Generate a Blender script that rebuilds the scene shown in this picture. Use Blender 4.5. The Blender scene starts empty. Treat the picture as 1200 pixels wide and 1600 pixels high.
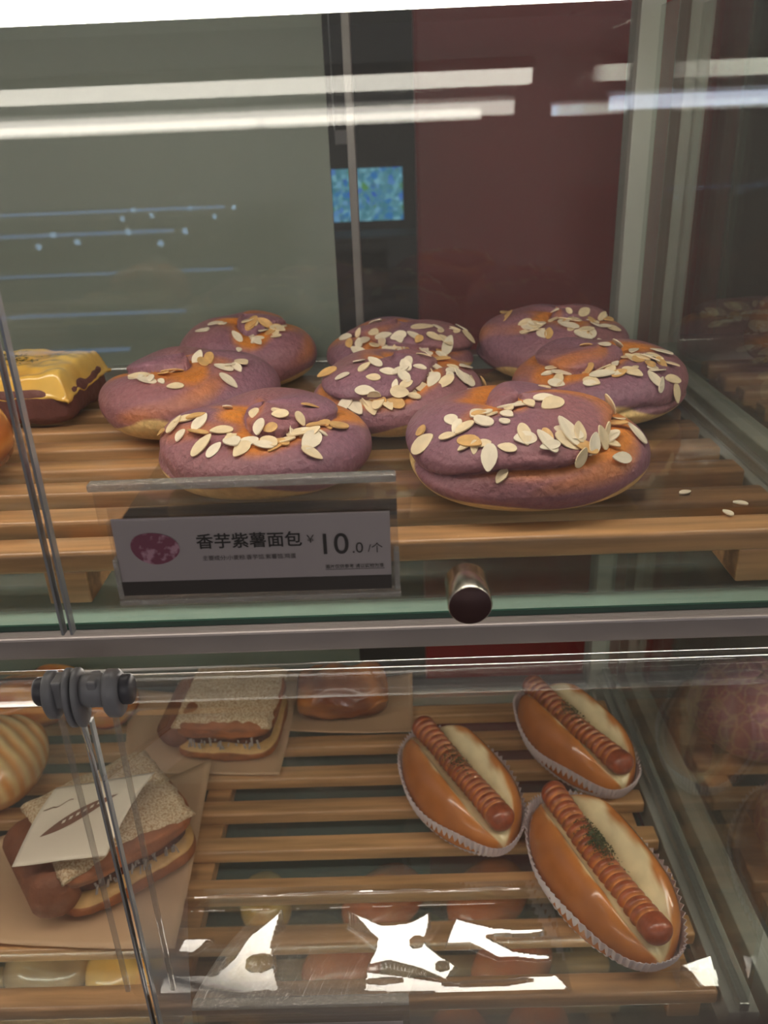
import bpy, bmesh, math, random
import numpy as np
from mathutils import Vector, Matrix, Euler, noise
SC = bpy.context.scene
COL = SC.collection
R = math.radians

# ------------------------------------------------------------------ camera
P_, R_, W_ = R(24.5), R(2.4), R(1.0)
f = Vector((-math.sin(W_)*math.cos(P_), math.cos(W_)*math.cos(P_), -math.sin(P_)))
r0 = Vector((math.cos(W_), math.sin(W_), 0)); u0 = r0.cross(f)
rr = r0*math.cos(R_) - u0*math.sin(R_); uu = r0*math.sin(R_) + u0*math.cos(R_)
cd = bpy.data.cameras.new('camera'); cam = bpy.data.objects.new('camera', cd); COL.objects.link(cam)
M_ = Matrix((rr, uu, -f)).transposed().to_4x4(); M_.translation = (0, 0, 1.35); cam.matrix_world = M_
cd.sensor_fit = 'VERTICAL'; cd.sensor_height = 6.646; cd.sensor_width = 4.98; cd.lens = 5.4
cd.clip_start = .01; cd.clip_end = 50
cd.dof.use_dof = True; cd.dof.focus_distance = .46; cd.dof.aperture_fstop = 2.2
SC.camera = cam

# ------------------------------------------------------------------ world, exposure
w = bpy.data.worlds.new('shop_ambience'); SC.world = w; w.use_nodes = True
w.node_tree.nodes['Background'].inputs[0].default_value = (1.0, .95, .92, 1)
w.node_tree.nodes['Background'].inputs[1].default_value = .17
SC.view_settings.view_transform = 'Standard'; SC.view_settings.look = 'None'
SC.view_settings.exposure = 0.6; SC.view_settings.gamma = 1; SC.view_settings.use_curve_mapping = False

# ------------------------------------------------------------------ materials
def s2l(c): return tuple(((x/255)/12.92 if x/255 <= .04045 else ((x/255+.055)/1.055)**2.4) for x in c)
MATS = {}
def mat(name, rgb, rough=.5, metal=0, nscale=0, namt=.15, bump=0, bscale=200, spec=.5, attr=None, stretch=None, coat=0, sss=0, rgb2=None, lo=.35, hi=.65):
    m = bpy.data.materials.new(name); m.use_nodes = True; nt = m.node_tree; N = nt.nodes; L = nt.links
    b = N['Principled BSDF']; c = s2l(rgb) + (1,)
    b.inputs['Base Color'].default_value = c; b.inputs['Roughness'].default_value = rough
    b.inputs['Metallic'].default_value = metal; b.inputs['Specular IOR Level'].default_value = spec
    b.inputs['Coat Weight'].default_value = coat; b.inputs['Coat Roughness'].default_value = .12
    if sss:
        b.inputs['Subsurface Weight'].default_value = sss; b.inputs['Subsurface Scale'].default_value = .004
    tc = N.new('ShaderNodeTexCoord'); mp = N.new('ShaderNodeMapping'); L.new(tc.outputs['Object'], mp.inputs[0])
    if stretch: mp.inputs['Scale'].default_value = stretch
    src = None
    if attr:
        a = N.new('ShaderNodeAttribute'); a.attribute_name = attr; src = a.outputs['Color']
    if nscale:
        nz = N.new('ShaderNodeTexNoise'); nz.inputs['Scale'].default_value = nscale; nz.inputs['Detail'].default_value = 5
        L.new(mp.outputs[0], nz.inputs['Vector'])
        mr = N.new('ShaderNodeMapRange'); mr.inputs[1].default_value = lo; mr.inputs[2].default_value = hi
        L.new(nz.outputs['Fac'], mr.inputs[0])
        if rgb2 is not None:
            mx = N.new('ShaderNodeMix'); mx.data_type = 'RGBA'
            mx.inputs[6].default_value = c; mx.inputs[7].default_value = s2l(rgb2) + (1,)
            if src: L.new(src, mx.inputs[6])
            L.new(mr.outputs[0], mx.inputs[0]); src = mx.outputs[2]
        else:
            mr.inputs[3].default_value = 1-namt; mr.inputs[4].default_value = 1+namt
            hs = N.new('ShaderNodeHueSaturation'); hs.inputs['Color'].default_value = c
            if src: L.new(src, hs.inputs['Color'])
            L.new(mr.outputs[0], hs.inputs['Value']); src = hs.outputs['Color']
    if src: L.new(src, b.inputs['Base Color'])
    if bump:
        n2 = N.new('ShaderNodeTexNoise'); n2.inputs['Scale'].default_value = bscale; n2.inputs['Detail'].default_value = 4
        L.new(mp.outputs[0], n2.inputs['Vector'])
        bp = N.new('ShaderNodeBump'); bp.inputs['Strength'].default_value = bump; bp.inputs['Distance'].default_value = .002
        L.new(n2.outputs['Fac'], bp.inputs['Height']); L.new(bp.outputs[0], b.inputs['Normal'])
    MATS[name] = m
    return m
def emit(name, rgb, s):
    m = bpy.data.materials.new(name); m.use_nodes = True; nt = m.node_tree; nt.nodes.clear()
    e = nt.nodes.new('ShaderNodeEmission'); e.inputs[0].default_value = s2l(rgb)+(1,); e.inputs[1].default_value = s
    o = nt.nodes.new('ShaderNodeOutputMaterial'); nt.links.new(e.outputs[0], o.inputs[0]); return m
def clear(name, tint=(1, 1, 1), f0=.04, rough=0.0, haze=0.0, hazecol=(200, 200, 195), bump=0, bscale=30):
    """clear sheet: Schlick reflection over straight-through transmission, faint diffuse haze painting in a pale veil of light"""
    m = bpy.data.materials.new(name); m.use_nodes = True; nt = m.node_tree; N = nt.nodes; L = nt.links; N.clear()
    g = N.new('ShaderNodeNewGeometry'); d = N.new('ShaderNodeVectorMath'); d.operation = 'DOT_PRODUCT'
    L.new(g.outputs['Incoming'], d.inputs[0])
    gl = N.new('ShaderNodeBsdfGlossy'); gl.inputs['Roughness'].default_value = rough
    if bump:
        tc = N.new('ShaderNodeTexCoord'); n2 = N.new('ShaderNodeTexNoise'); n2.inputs['Scale'].default_value = bscale; n2.inputs['Detail'].default_value = 3
        L.new(tc.outputs['Object'], n2.inputs['Vector'])
        bp = N.new('ShaderNodeBump'); bp.inputs['Strength'].default_value = bump; bp.inputs['Distance'].default_value = .002
        L.new(n2.outputs['Fac'], bp.inputs['Height']); L.new(bp.outputs[0], gl.inputs['Normal']); L.new(bp.outputs[0], d.inputs[1])
    else: L.new(g.outputs['Normal'], d.inputs[1])
    def mth(op, a, b=None):
        n = N.new('ShaderNodeMath'); n.operation = op
        for i, v in enumerate((a, b)):
            if v is None: continue
            if isinstance(v, (int, float)): n.inputs[i].default_value = v
            else: L.new(v, n.inputs[i])
        return n.outputs[0]
    c = mth('ABSOLUTE', d.outputs['Value']); q = mth('POWER', mth('SUBTRACT', 1.0, c), 5.0)
    fr = mth('ADD', mth('MULTIPLY', q, 1-f0), f0)
    tr = N.new('ShaderNodeBsdfTransparent'); tr.inputs[0].default_value = tuple(tint)+(1,)
    df = N.new('ShaderNodeBsdfDiffuse'); df.inputs[0].default_value = s2l(hazecol)+(1,)
    m1 = N.new('ShaderNodeMixShader'); m1.inputs[0].default_value = haze
    L.new(tr.outputs[0], m1.inputs[1]); L.new(df.outputs[0], m1.inputs[2])
    m2 = N.new('ShaderNodeMixShader'); L.new(fr, m2.inputs[0]); L.new(m1.outputs[0], m2.inputs[1]); L.new(gl.outputs[0], m2.inputs[2])
    o = N.new('ShaderNodeOutputMaterial'); L.new(m2.outputs[0], o.inputs[0])
    return m

M = dict(
    wood=mat('bamboo_wood', (190, 144, 98), .30, nscale=18, namt=.25, stretch=(.6, 9, 9), bump=.05, bscale=60, coat=.35),
    alu=mat('brushed_aluminium', (188, 190, 184), .34, metal=.85, nscale=30, namt=.05, stretch=(1, 20, 20)),
    rail=mat('painted_rail', (150, 140, 138), .38, metal=.3, nscale=20, namt=.04),
    post=mat('anodised_post', (176, 178, 168), .42, metal=.25, nscale=20, namt=.04),
    raillit=mat('lit_rail_top', (232, 240, 234), .28, nscale=20, namt=.04, coat=.3),  # paler than the rail, to paint lamp light onto its top
    chrome=mat('knob_steel', (222, 216, 204), .26, metal=1),
    knobface=mat('knob_cap', (88, 62, 60), .45, metal=.4),
    hinge=mat('grey_hinge_plastic', (140, 138, 140), .35, nscale=60, namt=.1),
    hinge2=mat('dark_hinge_plastic', (86, 84, 88), .35),
    backp=mat('grey_green_back_panel', (143, 148, 138), .5, nscale=3, namt=.08),
    red=mat('dark_red_panel', (158, 22, 28), .45, nscale=3, namt=.12),
    dark=mat('dark_interior', (44, 40, 40), .7, nscale=3, namt=.2),
    floor=mat('floor_tile', (112, 100, 94), .4, nscale=5, namt=.1),
    wallp=mat('shop_wall', (120, 112, 106), .8, nscale=4, namt=.06),
    ceil=mat('shop_ceiling', (96, 92, 90), .8, nscale=4, namt=.06),
    deck=mat('cabinet_deck', (150, 158, 148), .4, nscale=6, namt=.05),
    glass=clear('door_acrylic', (.985, .985, .98), .022, 0, .03, bump=.0),  # haze lays a pale veil over everything behind the doors
    backglass=clear('back_glass', (.95, .97, .96), .034, .006, .03, (170, 172, 165)),
    sideglass=clear('side_glass', (.95, .97, .95), .03, 0, .05, (150, 140, 134)),
    shelfglass=clear('shelf_glass', (.84, .91, .88), .05, .01, .12, (185, 198, 190)),
    edgeglass=mat('glass_edge', (44, 80, 68), .2),
    acryl=clear('holder_acrylic', (.97, .96, .95), .04, .04, .05, (225, 215, 205)),
    acryledge=clear('acrylic_edge', (.90, .89, .86), .16, .08, .34, (225, 218, 208), bump=.8, bscale=350),
    sidestrip=clear('side_strip_acrylic', (.93, .92, .90), .08, .05, .16, (200, 190, 180)),
    seam=mat('door_edge_acrylic', (150, 150, 152), .15, spec=.8),
    film=clear('clear_film', (.98, .98, .98), .17, 0.0, .02, (190, 180, 170)),
    liner=clear('clear_liner', (.97, .97, .97), .05, .05, .02, (205, 190, 175), bump=.15, bscale=35),
    card=mat('white_card', (205, 196, 200), .5, nscale=20, namt=.02),
    cardblack=mat('black_band', (30, 22, 26), .4),
    ink=mat('dark_ink', (30, 26, 30), .6), inkred=mat('wine_ink', (52, 22, 34), .6), inkgrey=mat('grey_ink', (92, 84, 90), .6),
    printbun=mat('printed_bun', (150, 62, 100), .5, nscale=190, rgb2=(225, 170, 195), lo=.52, hi=.62),
    lamp=emit('lamp_diffuser', (255, 246, 232), 9), lampbody=mat('lamp_body', (200, 200, 200), .5),
    lamplow=emit('lamp_diffuser_low', (255, 246, 232), 9),
    lampadded=emit('added_lamp_diffuser', (255, 246, 232), 20),  # for the added strips that brighten dim breads
    lampcool=emit('lamp_diffuser_cool', (225, 235, 255), 9),
    bun=mat('purple_bun_crust', (130, 85, 100), .42, attr='pigment', nscale=260, namt=.10, bump=.7, bscale=300, spec=.35),
    gloss=mat('egg_washed_crust', (190, 110, 50), .18, attr='pigment', nscale=60, namt=.08, bump=.08, bscale=160, coat=.5),
    matte=mat('soft_crumb', (190, 130, 80), .6, attr='pigment', nscale=90, namt=.12, bump=.4, bscale=260),
    almond=mat('almond_flake', (238, 216, 176), .45, nscale=150, namt=.07),
    almond2=mat('toasted_almond_flake', (222, 176, 112), .45, nscale=150, namt=.12),
    almondwhite=mat('pale_almond_flake', (240, 226, 200), .45, nscale=150, namt=.05),
    sausage=mat('sausage_skin', (176, 72, 38), .34, attr='pigment', nscale=160, namt=.22, bump=.1, bscale=200, coat=.4),
    herb=mat('dried_herb', (74, 74, 40), .7, nscale=200, namt=.3),
    cup=mat('white_paper_cup', (222, 208, 208), .6, nscale=60, namt=.05),
    paper=mat('brown_baking_paper', (196, 158, 122), .6, nscale=20, namt=.05),
    paperwhite=mat('white_wrap_paper', (228, 212, 190), .55, nscale=20, namt=.03),
    sesame=mat('sesame_topping', (178, 138, 94), .65, nscale=620, rgb2=(226, 200, 164), lo=.36, hi=.58, bump=1.0, bscale=620),
    filling=mat('grey_white_shreds', (168, 156, 148), .5, nscale=150, namt=.2),
    floss=mat('brown_filling', (92, 48, 28), .6, nscale=150, namt=.4, bump=.6, bscale=200),
    screen=None,
)

# ------------------------------------------------------------------ helpers
def link(o, parent=None):
    COL.objects.link(o)
    if parent: o.parent = parent
    return o
def tag(o, label=None, cat=None, group=None, kind=None):
    if label: o['label'] = label
    if cat: o['category'] = cat
    if group: o['group'] = group
    if kind: o['kind'] = kind
    return o
def empty(name, loc, rz=0, label=None, cat=None, group=None):
    o = bpy.data.objects.new(name, None); o.empty_display_size = .02; COL.objects.link(o)
    o.location = loc; o.rotation_euler = (0, 0, rz)
    return tag(o, label, cat, group)
def mesh(name, vs, fs, m=None, parent=None, smooth=True, colors=None):
    me = bpy.data.meshes.new(name); me.from_pydata([tuple(v) for v in vs], [], [tuple(q) for q in fs]); me.update()
    if smooth: me.polygons.foreach_set('use_smooth', [True]*len(me.polygons))
    if colors is not None:
        a = me.color_attributes.new('pigment', 'FLOAT_COLOR', 'POINT')
        cc = np.ones((len(vs), 4), dtype=np.float32); cc[:, :3] = colors; a.data.foreach_set('color', cc.ravel())
    if m: me.materials.append(m)
    return link(bpy.data.objects.new(name, me), parent)
def bmobj(name, bm, m, parent=None, smooth=False):
    me = bpy.data.meshes.new(name); bm.to_mesh(me); bm.free()
    if smooth: me.polygons.foreach_set('use_smooth', [True]*len(me.polygons))
    me.materials.append(m); return link(bpy.data.objects.new(name, me), parent)
def addbox(bm, x0, x1, y0, y1, z0, z1, bev=0, seg=2):
    t = bmesh.new(); bmesh.ops.create_cube(t, size=1)
    for v in t.verts: v.co = ((x0+x1)/2+v.co.x*(x1-x0), (y0+y1)/2+v.co.y*(y1-y0), (z0+z1)/2+v.co.z*(z1-z0))
    if bev: bmesh.ops.bevel(t, geom=list(t.edges), offset=bev, segments=seg, affect='EDGES', profile=.5)
    me = bpy.data.meshes.new('t'); t.to_mesh(me); t.free(); bm.from_mesh(me); bpy.data.meshes.remove(me)
def box(name, x0, x1, y0, y1, z0, z1, m, parent=None, bev=0, smooth=False):
    bm = bmesh.new(); addbox(bm, x0, x1, y0, y1, z0, z1, bev); return bmobj(name, bm, m, parent, smooth)
def lathe(prof, axis, origin, n=40):
    """profile [(r, t)] swept about an axis through origin"""
    ax = Vector(axis).normalized(); a = ax.orthogonal().normalized(); b = ax.cross(a); vs = []; fs = []
    for r_, t in prof:
        for k in range(n):
            th = 2*math.pi*k/n; vs.append(Vector(origin)+ax*t+(a*math.cos(th)+b*math.sin(th))*r_)
    for i in range(len(prof)-1):
        for k in range(n): fs.append((i*n+k, i*n+(k+1) % n, (i+1)*n+(k+1) % n, (i+1)*n+k))
    return vs, fs
def tube(name, pts, rad, m, parent=None, n=8, colors=None):
    vs = []; fs = []; pts = [Vector(p) for p in pts]
    for i, p in enumerate(pts):
        t = (pts[min(i+1, len(pts)-1)]-pts[max(i-1, 0)]).normalized()
        a = t.cross(Vector((0.13, .05, 1))).normalized(); b = t.cross(a); q = rad[i] if hasattr(rad, '__len__') else rad
        for k in range(n):
            th = 2*math.pi*k/n; vs.append(p+(a*math.cos(th)+b*math.sin(th))*q)
    for i in range(len(pts)-1):
        for k in range(n): fs.append((i*n+k, i*n+(k+1) % n, (i+1)*n+(k+1) % n, (i+1)*n+k))
    fs.append(tuple(range(n))[::-1]); fs.append(tuple((len(pts)-1)*n+k for k in range(n)))
    return mesh(name, vs, fs, m, parent)
def grid_faces(nu, nv, wrap=False):
    fs = []
    for i in range(nu-1):
        for j in range(nv if wrap else nv-1):
            j2 = (j+1) % nv; fs.append((i*nv+j, i*nv+j2, (i+1)*nv+j2, (i+1)*nv+j))
    return fs
def fnoise(x, y, z): return noise.noise(Vector((x, y, z)))
def smooth01(t): t = np.clip(t, 0, 1); return t*t*(3-2*t)

# ------------------------------------------------------------------ setting
tag(box('floor', -3, 3, -3, 3.2, -.05, 0, M['floor']), kind='structure')
tag(box('ceiling', -3, 3, -3, 3.2, 2.9, 2.95, M['ceil']), kind='structure')
tag(box('wall_back', -3, 3, 3.2, 3.25, 0, 2.9, M['dark']), kind='structure')

# wall screen in the dark room behind the cabinet
sm = bpy.data.materials.new('screen_picture'); sm.use_nodes = True; nt = sm.node_tree; nt.nodes.clear()
tc = nt.nodes.new('ShaderNodeTexCoord'); vo = nt.nodes.new('ShaderNodeTexVoronoi'); vo.inputs['Scale'].default_value = 75
cr = nt.nodes.new('ShaderNodeValToRGB'); e = nt.nodes.new('ShaderNodeEmission'); o = nt.nodes.new('ShaderNodeOutputMaterial')
els = cr.color_ramp.elements; els[0].position = 0; els[0].color = s2l((40, 120, 190))+(1,); els[1].position = 1; els[1].color = s2l((90, 150, 90))+(1,)
for p, c in ((.25, (90, 150, 165)), (.5, (60, 130, 150)), (.75, (130, 190, 210)), (.9, (30, 90, 200))):
    x = els.new(p); x.color = s2l(c)+(1,)
sx = nt.nodes.new('ShaderNodeSeparateColor'); nt.links.new(tc.outputs['Object'], vo.inputs['Vector'])
nt.links.new(vo.outputs['Color'], sx.inputs[0]); nt.links.new(sx.outputs[0], cr.inputs[0]); nt.links.new(cr.outputs[0], e.inputs[0])
e.inputs[1].default_value = .5; nt.links.new(e.outputs[0], o.inputs[0])
tv = empty('wall_screen', (-.047, 2.52, 1.125), 0, 'small blue lit screen seen through the dark gap behind the shelf', 'screen')
box('screen_housing', -.112, .10, .003, .03, -.012, .144, M['dark'], tv, .003)
box('display_panel', -.106, .094, 0, .003, -.004, .136, sm, tv)
tag(box('equipment_rack', -.2, .12, 2.3, 2.5, 0, 1.10, M['dark'], None, .01), 'dark equipment unit below the blue lit screen', 'unit')
wt = empty('hanging_tag', (-.066, 1.0, 1.34), 0, 'small cream tag hanging in the dark gap behind the shelf', 'tag')
box('tag_card', .012, .03, 0, .002, 0, .014, M['card'], wt); box('string', .0115, .0125, 0, .001, .014, 1.56, M['lampbody'], wt)
tag(box('partition_wall', .035, .52, 1.02, 1.06, 0, 2.4, M['red'], None, .004), 'dark red partition standing behind the glass at the right', 'partition')

# shop lamps behind the photographer (their reflections run across the panes)
def lamp(name, x0, x1, y, z0, z1, d, m, label, group=None, body=True):
    t = empty(name, ((x0+x1)/2, y, z0), 0, label, 'lamp', group); h = (x1-x0)/2
    box('lamp_diffuser', -h, h, 0, d, 0, z1-z0, m, t, .001)
    if body: box('lamp_housing', -h-.004, h+.004, -.004 if y > 0 else -.02, d+.004 if y > 0 else 0, z1-z0, z1-z0+.012, M['lampbody'], t)
    return t
lamp('linear_lamp', -1.6, .345, -1.8, 1.381, 1.414, .03, M['lamp'], 'long white lamp reflected as the lower bright streak at upper left', 'linear lamps across the aisle')
lamp('linear_lamp', .60, 1.9, -1.8, 1.381, 1.414, .03, M['lampcool'], 'bluish white lamp reflected as a short streak beside the right post', 'linear lamps across the aisle')

oc = empty('added_counter', (-.9, -1.8, 0), 0, 'counter added across the aisle so its blue strips mirror as faint streaks at left', 'counter')  # unseen counter added to put faint blue streaks into the panes
box('added_counter_body', -.75, .60, -.30, -.012, 0, 1.13, M['dark'], oc, .004)
blue = emit('blue_strip', (110, 160, 225), 3.0); bluedot = emit('blue_bulb', (170, 215, 255), 5)
for xa, xb, z, h in ((-.75, .295, 1.116, .010), (-.75, .30, .892, .008), (-.75, .115, .783, .011)): box('added_strip', xa, xb, -.011, -.004, z, z+h, blue, oc)
for x_, z_ in ((-.044, 1.122), (.169, 1.122), (-.091, 1.092), (.255, 1.088), (.02, 1.1), (.33, 1.118)):
    vs, fs = lathe([(0, 0), (.006, 0), (.009, .004), (.007, .009), (0, .010)], (0, 1, 0), (x_, -.004, z_), 12); mesh('added_bulb', vs, fs, bluedot, oc)  # small glowing spheres added for the mirrored blue dots
# ------------------------------------------------------------------ display cabinet
X0, X1 = -.70, .205
cab = empty('display_cabinet', (0, .55, 0), 0, 'glass and aluminium bakery display cabinet holding the purple buns and hot dogs', 'display cabinet')
def C_(name, x0, x1, y0, y1, z0, z1, m, bev=.001, par=cab, oy=.55, ox=0): return box(name, x0-ox, x1-ox, y0-oy, y1-oy, z0, z1, m, par, bev)
C_('back_post', .199, .218, .735, .765, .3, 1.47, M['post'])
for z0 in (1.135, .795): C_('side_channel', X1+.001, .226, .36, .735, z0-.004, z0+.022, M['post'])
for z0 in (1.135, .795): C_('side_channel_lip', .212, .219, .36, .735, z0+.022, z0+.030, M['alu'])
C_('side_pane', .214, .217, .36, .735, .30, 1.43, M['sideglass'], 0)
C_('shelf_rail', X0, .226, .346, .3555, 1.118, 1.130, M['rail'], .0012)
C_('rail_lit_top', X0, .226, .3557, .3745, 1.118, 1.1298, M['raillit'], .0006)  # whitened strip standing for the lamp-lit top of the rail
C_('shelf_rail', X0, .226, .346, .372, .778, .790, M['rail'], .0012)
C_('back_rail', X0, .199, .74, .76, 1.118, 1.165, M['alu'])
C_('back_rail', X0, .199, .74, .76, .778, .80, M['alu'])
C_('back_panel', X0, -.046, .752, .757, .82, 1.47, M['backp'], 0)
C_('back_pane', X0, .199, .745, .749, .802, 1.47, M['backglass'], 0)
C_('back_pane', X0, .199, .745, .749, .30, .776, M['backglass'], 0)
C_('pane_frame', -.031, -.024, .752, .765, 1.165, 1.47, M['rail'])
C_('deck', X0, .226, .346, .76, .28, .30, M['deck'])
C_('top_panel', X0, .226, .33, .76, 1.47, 1.49, M['alu'])
for z0, z1 in ((1.1302, 1.1340),):
    pass
def shelf(z, label):
    t = empty('glass_shelf', (-.25, .545, z), 0, label, 'shelf')
    box('glass_plate', -.45, .453, -.190, .190, 0, .003, M['shelfglass'], t)
    box('polished_edge', -.45, .453, -.1915, -.190, 0, .003, M['edgeglass'], t)
shelf(1.1302, 'greenish glass shelf under the rack with the purple buns')
shelf(.7902, 'greenish glass shelf under the rack with the hot dogs')
shelf(.5285, 'greenish glass shelf under the lowest rack')
lamp('cabinet_lamp', -.70, .175, .371, 1.396, 1.412, .029, M['lamp'], 'white lamp strip across the top of the cabinet above the purple buns')
lamp('shelf_lamp', -.70, .190, .352, 1.1145, 1.1176, .021, M['lamplow'], 'thin white lamp strip under the rail lighting the hot dogs', body=False)
lamp('shelf_lamp', -.70, .190, .352, .7745, .7776, .021, M['lampadded'], 'added unseen lamp strip under the lower rail brightening the lowest rack', body=False)  # unseen strip added because too little light reaches the lowest rack
lamp('shelf_lamp', .26, 1.0, .352, 1.1145, 1.1176, .021, M['lampadded'], 'added hidden lamp strip brightening the pink crackled buns next door', body=False)  # hidden strip added to lift the dim buns behind the side panes

def rack(zt, fronts, x0, x1, beams, label, thick=.012, wd=.0175, bh=.0165):
    t = empty('bread_rack', ((x0+x1)/2, .372, zt-thick-bh), 0, label, 'rack', None); cx = (x0+x1)/2
    for y in fronts:
        bm = bmesh.new(); addbox(bm, x0-cx, x1-cx, y-.372, y-.372+wd, bh, bh+thick, .0022, 3)
        bmobj('slat', bm, M['wood'], t, True)
    for bx in beams:
        box('beam', bx-.011-cx, bx+.011-cx, .002, fronts[-1]+wd-.372-.004, 0, bh, M['wood'], t, .001)
    return t
UF = [.372, .410, .450, .488, .526, .564, .602, .640, .678]
rack(1.164, UF, -.70, .2035, (-.60, -.171, .183), 'wooden slatted rack carrying the purple almond buns', wd=.019, bh=.0187)
LF = [.372, .4165, .4595, .5025, .5445, .5865, .628, .670]
rack(.82, LF, -.70, .2035, (-.60, -.171, .183), 'wooden slatted rack carrying the hot dogs and sandwiches', bh=.0147)
TF = [.372+.043*i for i in range(8)]
rack(.56, TF, -.70, .2035, (-.6, -.166, .183), 'lowest wooden slatted rack seen through the gaps below the hot dogs')

# clear liner under the purple buns
ln = tag(box('clear_liner', -.150, .206, .398, .69, 1.1642, 1.1648, M['liner']), 'clear plastic liner sheet lying under the purple buns', 'liner')

# ------------------------------------------------------------------ acrylic doors
YD = .330
def upper_door(x0, x1, label, knob=None):
    t = empty('acrylic_door', ((x0+x1)/2, YD, 1.142), 0, label, 'door'); cx = (x0+x1)/2
    box('door_sheet', x0-cx, x1-cx, 0, .004, 0, .30, M['glass'], t)
    for xe in (x0, x1-.0012): box('door_edge', xe-cx, xe+.0012-cx, -.0002, .0042, 0, .30, M['seam'], t)
    if knob:
        kx, kz = knob[0]-cx, knob[1]-1.142
        vs, fs = lathe([(0, 0), (.0088, 0), (.0097, -.0006), (.0097, -.0205), (.0091, -.0215)], (0, 1, 0), (kx, 0, kz), 48)
        k = mesh('knob', vs, fs, M['chrome'], t)
        vs, fs = lathe([(.0091, -.0215), (.0088, -.0219), (0, -.0219)], (0, 1, 0), (kx, 0, kz), 48)
        mesh('knob_cap', vs, fs, M['knobface'], k)
    return t
upper_door(-.1545, .62, 'clear acrylic flap in front of the purple buns with a steel knob', (.0300, 1.1637))
upper_door(-.62, -.1575, 'clear acrylic flap left of the vertical seam in front of the cheese pastry')
def lower_door(x0, x1, label):
    t = empty('acrylic_door', ((x0+x1)/2, YD, .803), 0, label, 'door'); h = (x1-x0)/2
    prof = []
    for k in range(15):
        a = R(-100+280*k/14); prof.append((.0005+.0*k+.0115*math.sin(a)*-1, .312+.0115*math.cos(a)))
    prof = [(.000-.0*0 + .010*math.cos(R(a)), .305+.011*math.sin(R(a))) for a in range(-60, 181, 15)] + [(-.0100+.0022*k/4, .305-.006*k/4) for k in range(1, 5)] + [(-.0078+.0078*k/6, .299-.05*k/6) for k in range(1, 7)] + [(0, .2), (0, .0)]
    vs = []; nx = 2
    for (y, z) in prof:
        for x in (-h, h): vs.append((x, y, z))
    o = mesh('door_sheet', vs, grid_faces(len(prof), 2), M['glass'], t)
    md = o.modifiers.new('thickness', 'SOLIDIFY'); md.thickness = .003; md.offset = 0
    for xe in (-h, h-.0012): box('door_edge', xe, xe+.0012, -.002, .002, 0, .29, M['seam'], t)
    return t
lower_door(-.1545, .62, 'clear acrylic flap with a rolled top in front of the hot dogs')
lower_door(-.62, -.1575, 'clear acrylic flap with a rolled top left of the vertical seam')

# hinge joining the two lower flaps
hg = empty('flap_hinge', (-.1488, .319, 1.1185), 0, 'grey plastic hinge with round discs above the lower seam', 'hinge')
def disc(name, x, w_, r_, m, sz=1.0, dz=0):
    vs, fs = lathe([(0, 0), (r_*.86, 0), (r_, w_*.2), (r_, w_*.8), (r_*.86, w_), (0, w_)], (1, 0, 0), (x, 0, 0), 30)
    vs = [Vector((v.x, v.y*.8, v.z*sz+dz)) for v in vs]; return mesh(name, vs, fs, m, hg)
disc('axle', -.020, .040, .0056, M['hinge2'])
disc('bolt_end', -.0228, .006, .0072, M['hinge2']); disc('bolt_end', .0172, .0055, .0076, M['hinge2'])
disc('washer', -.0178, .0055, .0112, M['hinge'], 1.1, -.002); disc('washer', .0100, .0075, .0112, M['hinge'], 1.1, -.002)
disc('clamp_leaf', -.0080, .0030, .0122, M['hinge'], 1.28, -.004); disc('clamp_leaf', -.0040, .0030, .0122, M['hinge'], 1.28, -.004)
disc('collar', -.001, .0115, .0086, M['hinge'], 1, 0)
for x_ in (-.0178, .0085):
    g_ = box('side_strip', x_, x_+.0026, .0035, .0060, -.2150, -.010, M['sidestrip'], hg, .0004)  # thin clear strips drawn as faint lines either side of the seam
for x_ in (-.0128, .0035):
    box('clamp_block', x_, x_+.0048, -.006, .004, -.006, .0085, M['hinge'], hg, .001)

# ------------------------------------------------------------------ price sign
def text(name, s, x, z, size, m, parent, y=-.0003, bold=0, alignx='LEFT'):
    c = bpy.data.curves.new('t', 'FONT'); c.body = s; c.size = size; c.align_x = alignx; c.extrude = .00005; c.bevel_depth = bold; c.bevel_resolution = 0
    t = bpy.data.objects.new('t', c); COL.objects.link(t); bpy.context.view_layer.update()
    me = bpy.data.meshes.new_from_object(t.evaluated_get(bpy.context.evaluated_depsgraph_get()))
    bpy.data.objects.remove(t); o = bpy.data.objects.new(name, me); me.materials.clear(); me.materials.append(m); link(o, parent)
    o.location = (x, y, z); o.rotation_euler = (R(90), 0, 0); return o
def holder(x0, x1, zb, zt, label, full=True):
    t = empty('price_sign', ((x0+x1)/2, .3245, zb), 0, label, 'price sign'); h = (x1-x0)/2; H = zt-zb
    if full:
        bm = bmesh.new()
        addbox(bm, -h+.006, h, -.0022, -.0012, 0, H-.0165, .0004)      # front sheet
        addbox(bm, -h+.006, h, .0012, .0022, 0, H-.012, .0004)         # rear sheet
        bmobj('sleeve', bm, M['acryl'], t)
        box('sleeve_foot', -h+.0055, h+.0005, -.003, .003, -.001, .0018, M['acryledge'], t, .0006)
        box('sleeve_edge', -h+.0055, -h+.008, -.0024, .0024, .002, .022, M['acryledge'], t, .0006)
        box('sleeve_edge', h-.0022, h+.0003, -.0024, .0024, .002, .022, M['acryledge'], t, .0006)
    box('hanger_sheet', -h+.001, h, .0024, .0034, H-.020, H-.002, M['acryl'], t)
    box('hanger_rim', -h, h, -.001, .0052, H-.0035, H, M['acryledge'], t, .0008)
    return t
sg = holder(-.131, .0, 1.1625, 1.2195, 'clear acrylic price sign for the 10.0 purple buns hanging on the flap')
cx = -.0655
cb = box('card', -.1235-cx, -.0035-cx, -.0008, 0, .0030, .0405, M['card'], sg)
cb.rotation_euler = (0, R(.3), 0)
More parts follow.
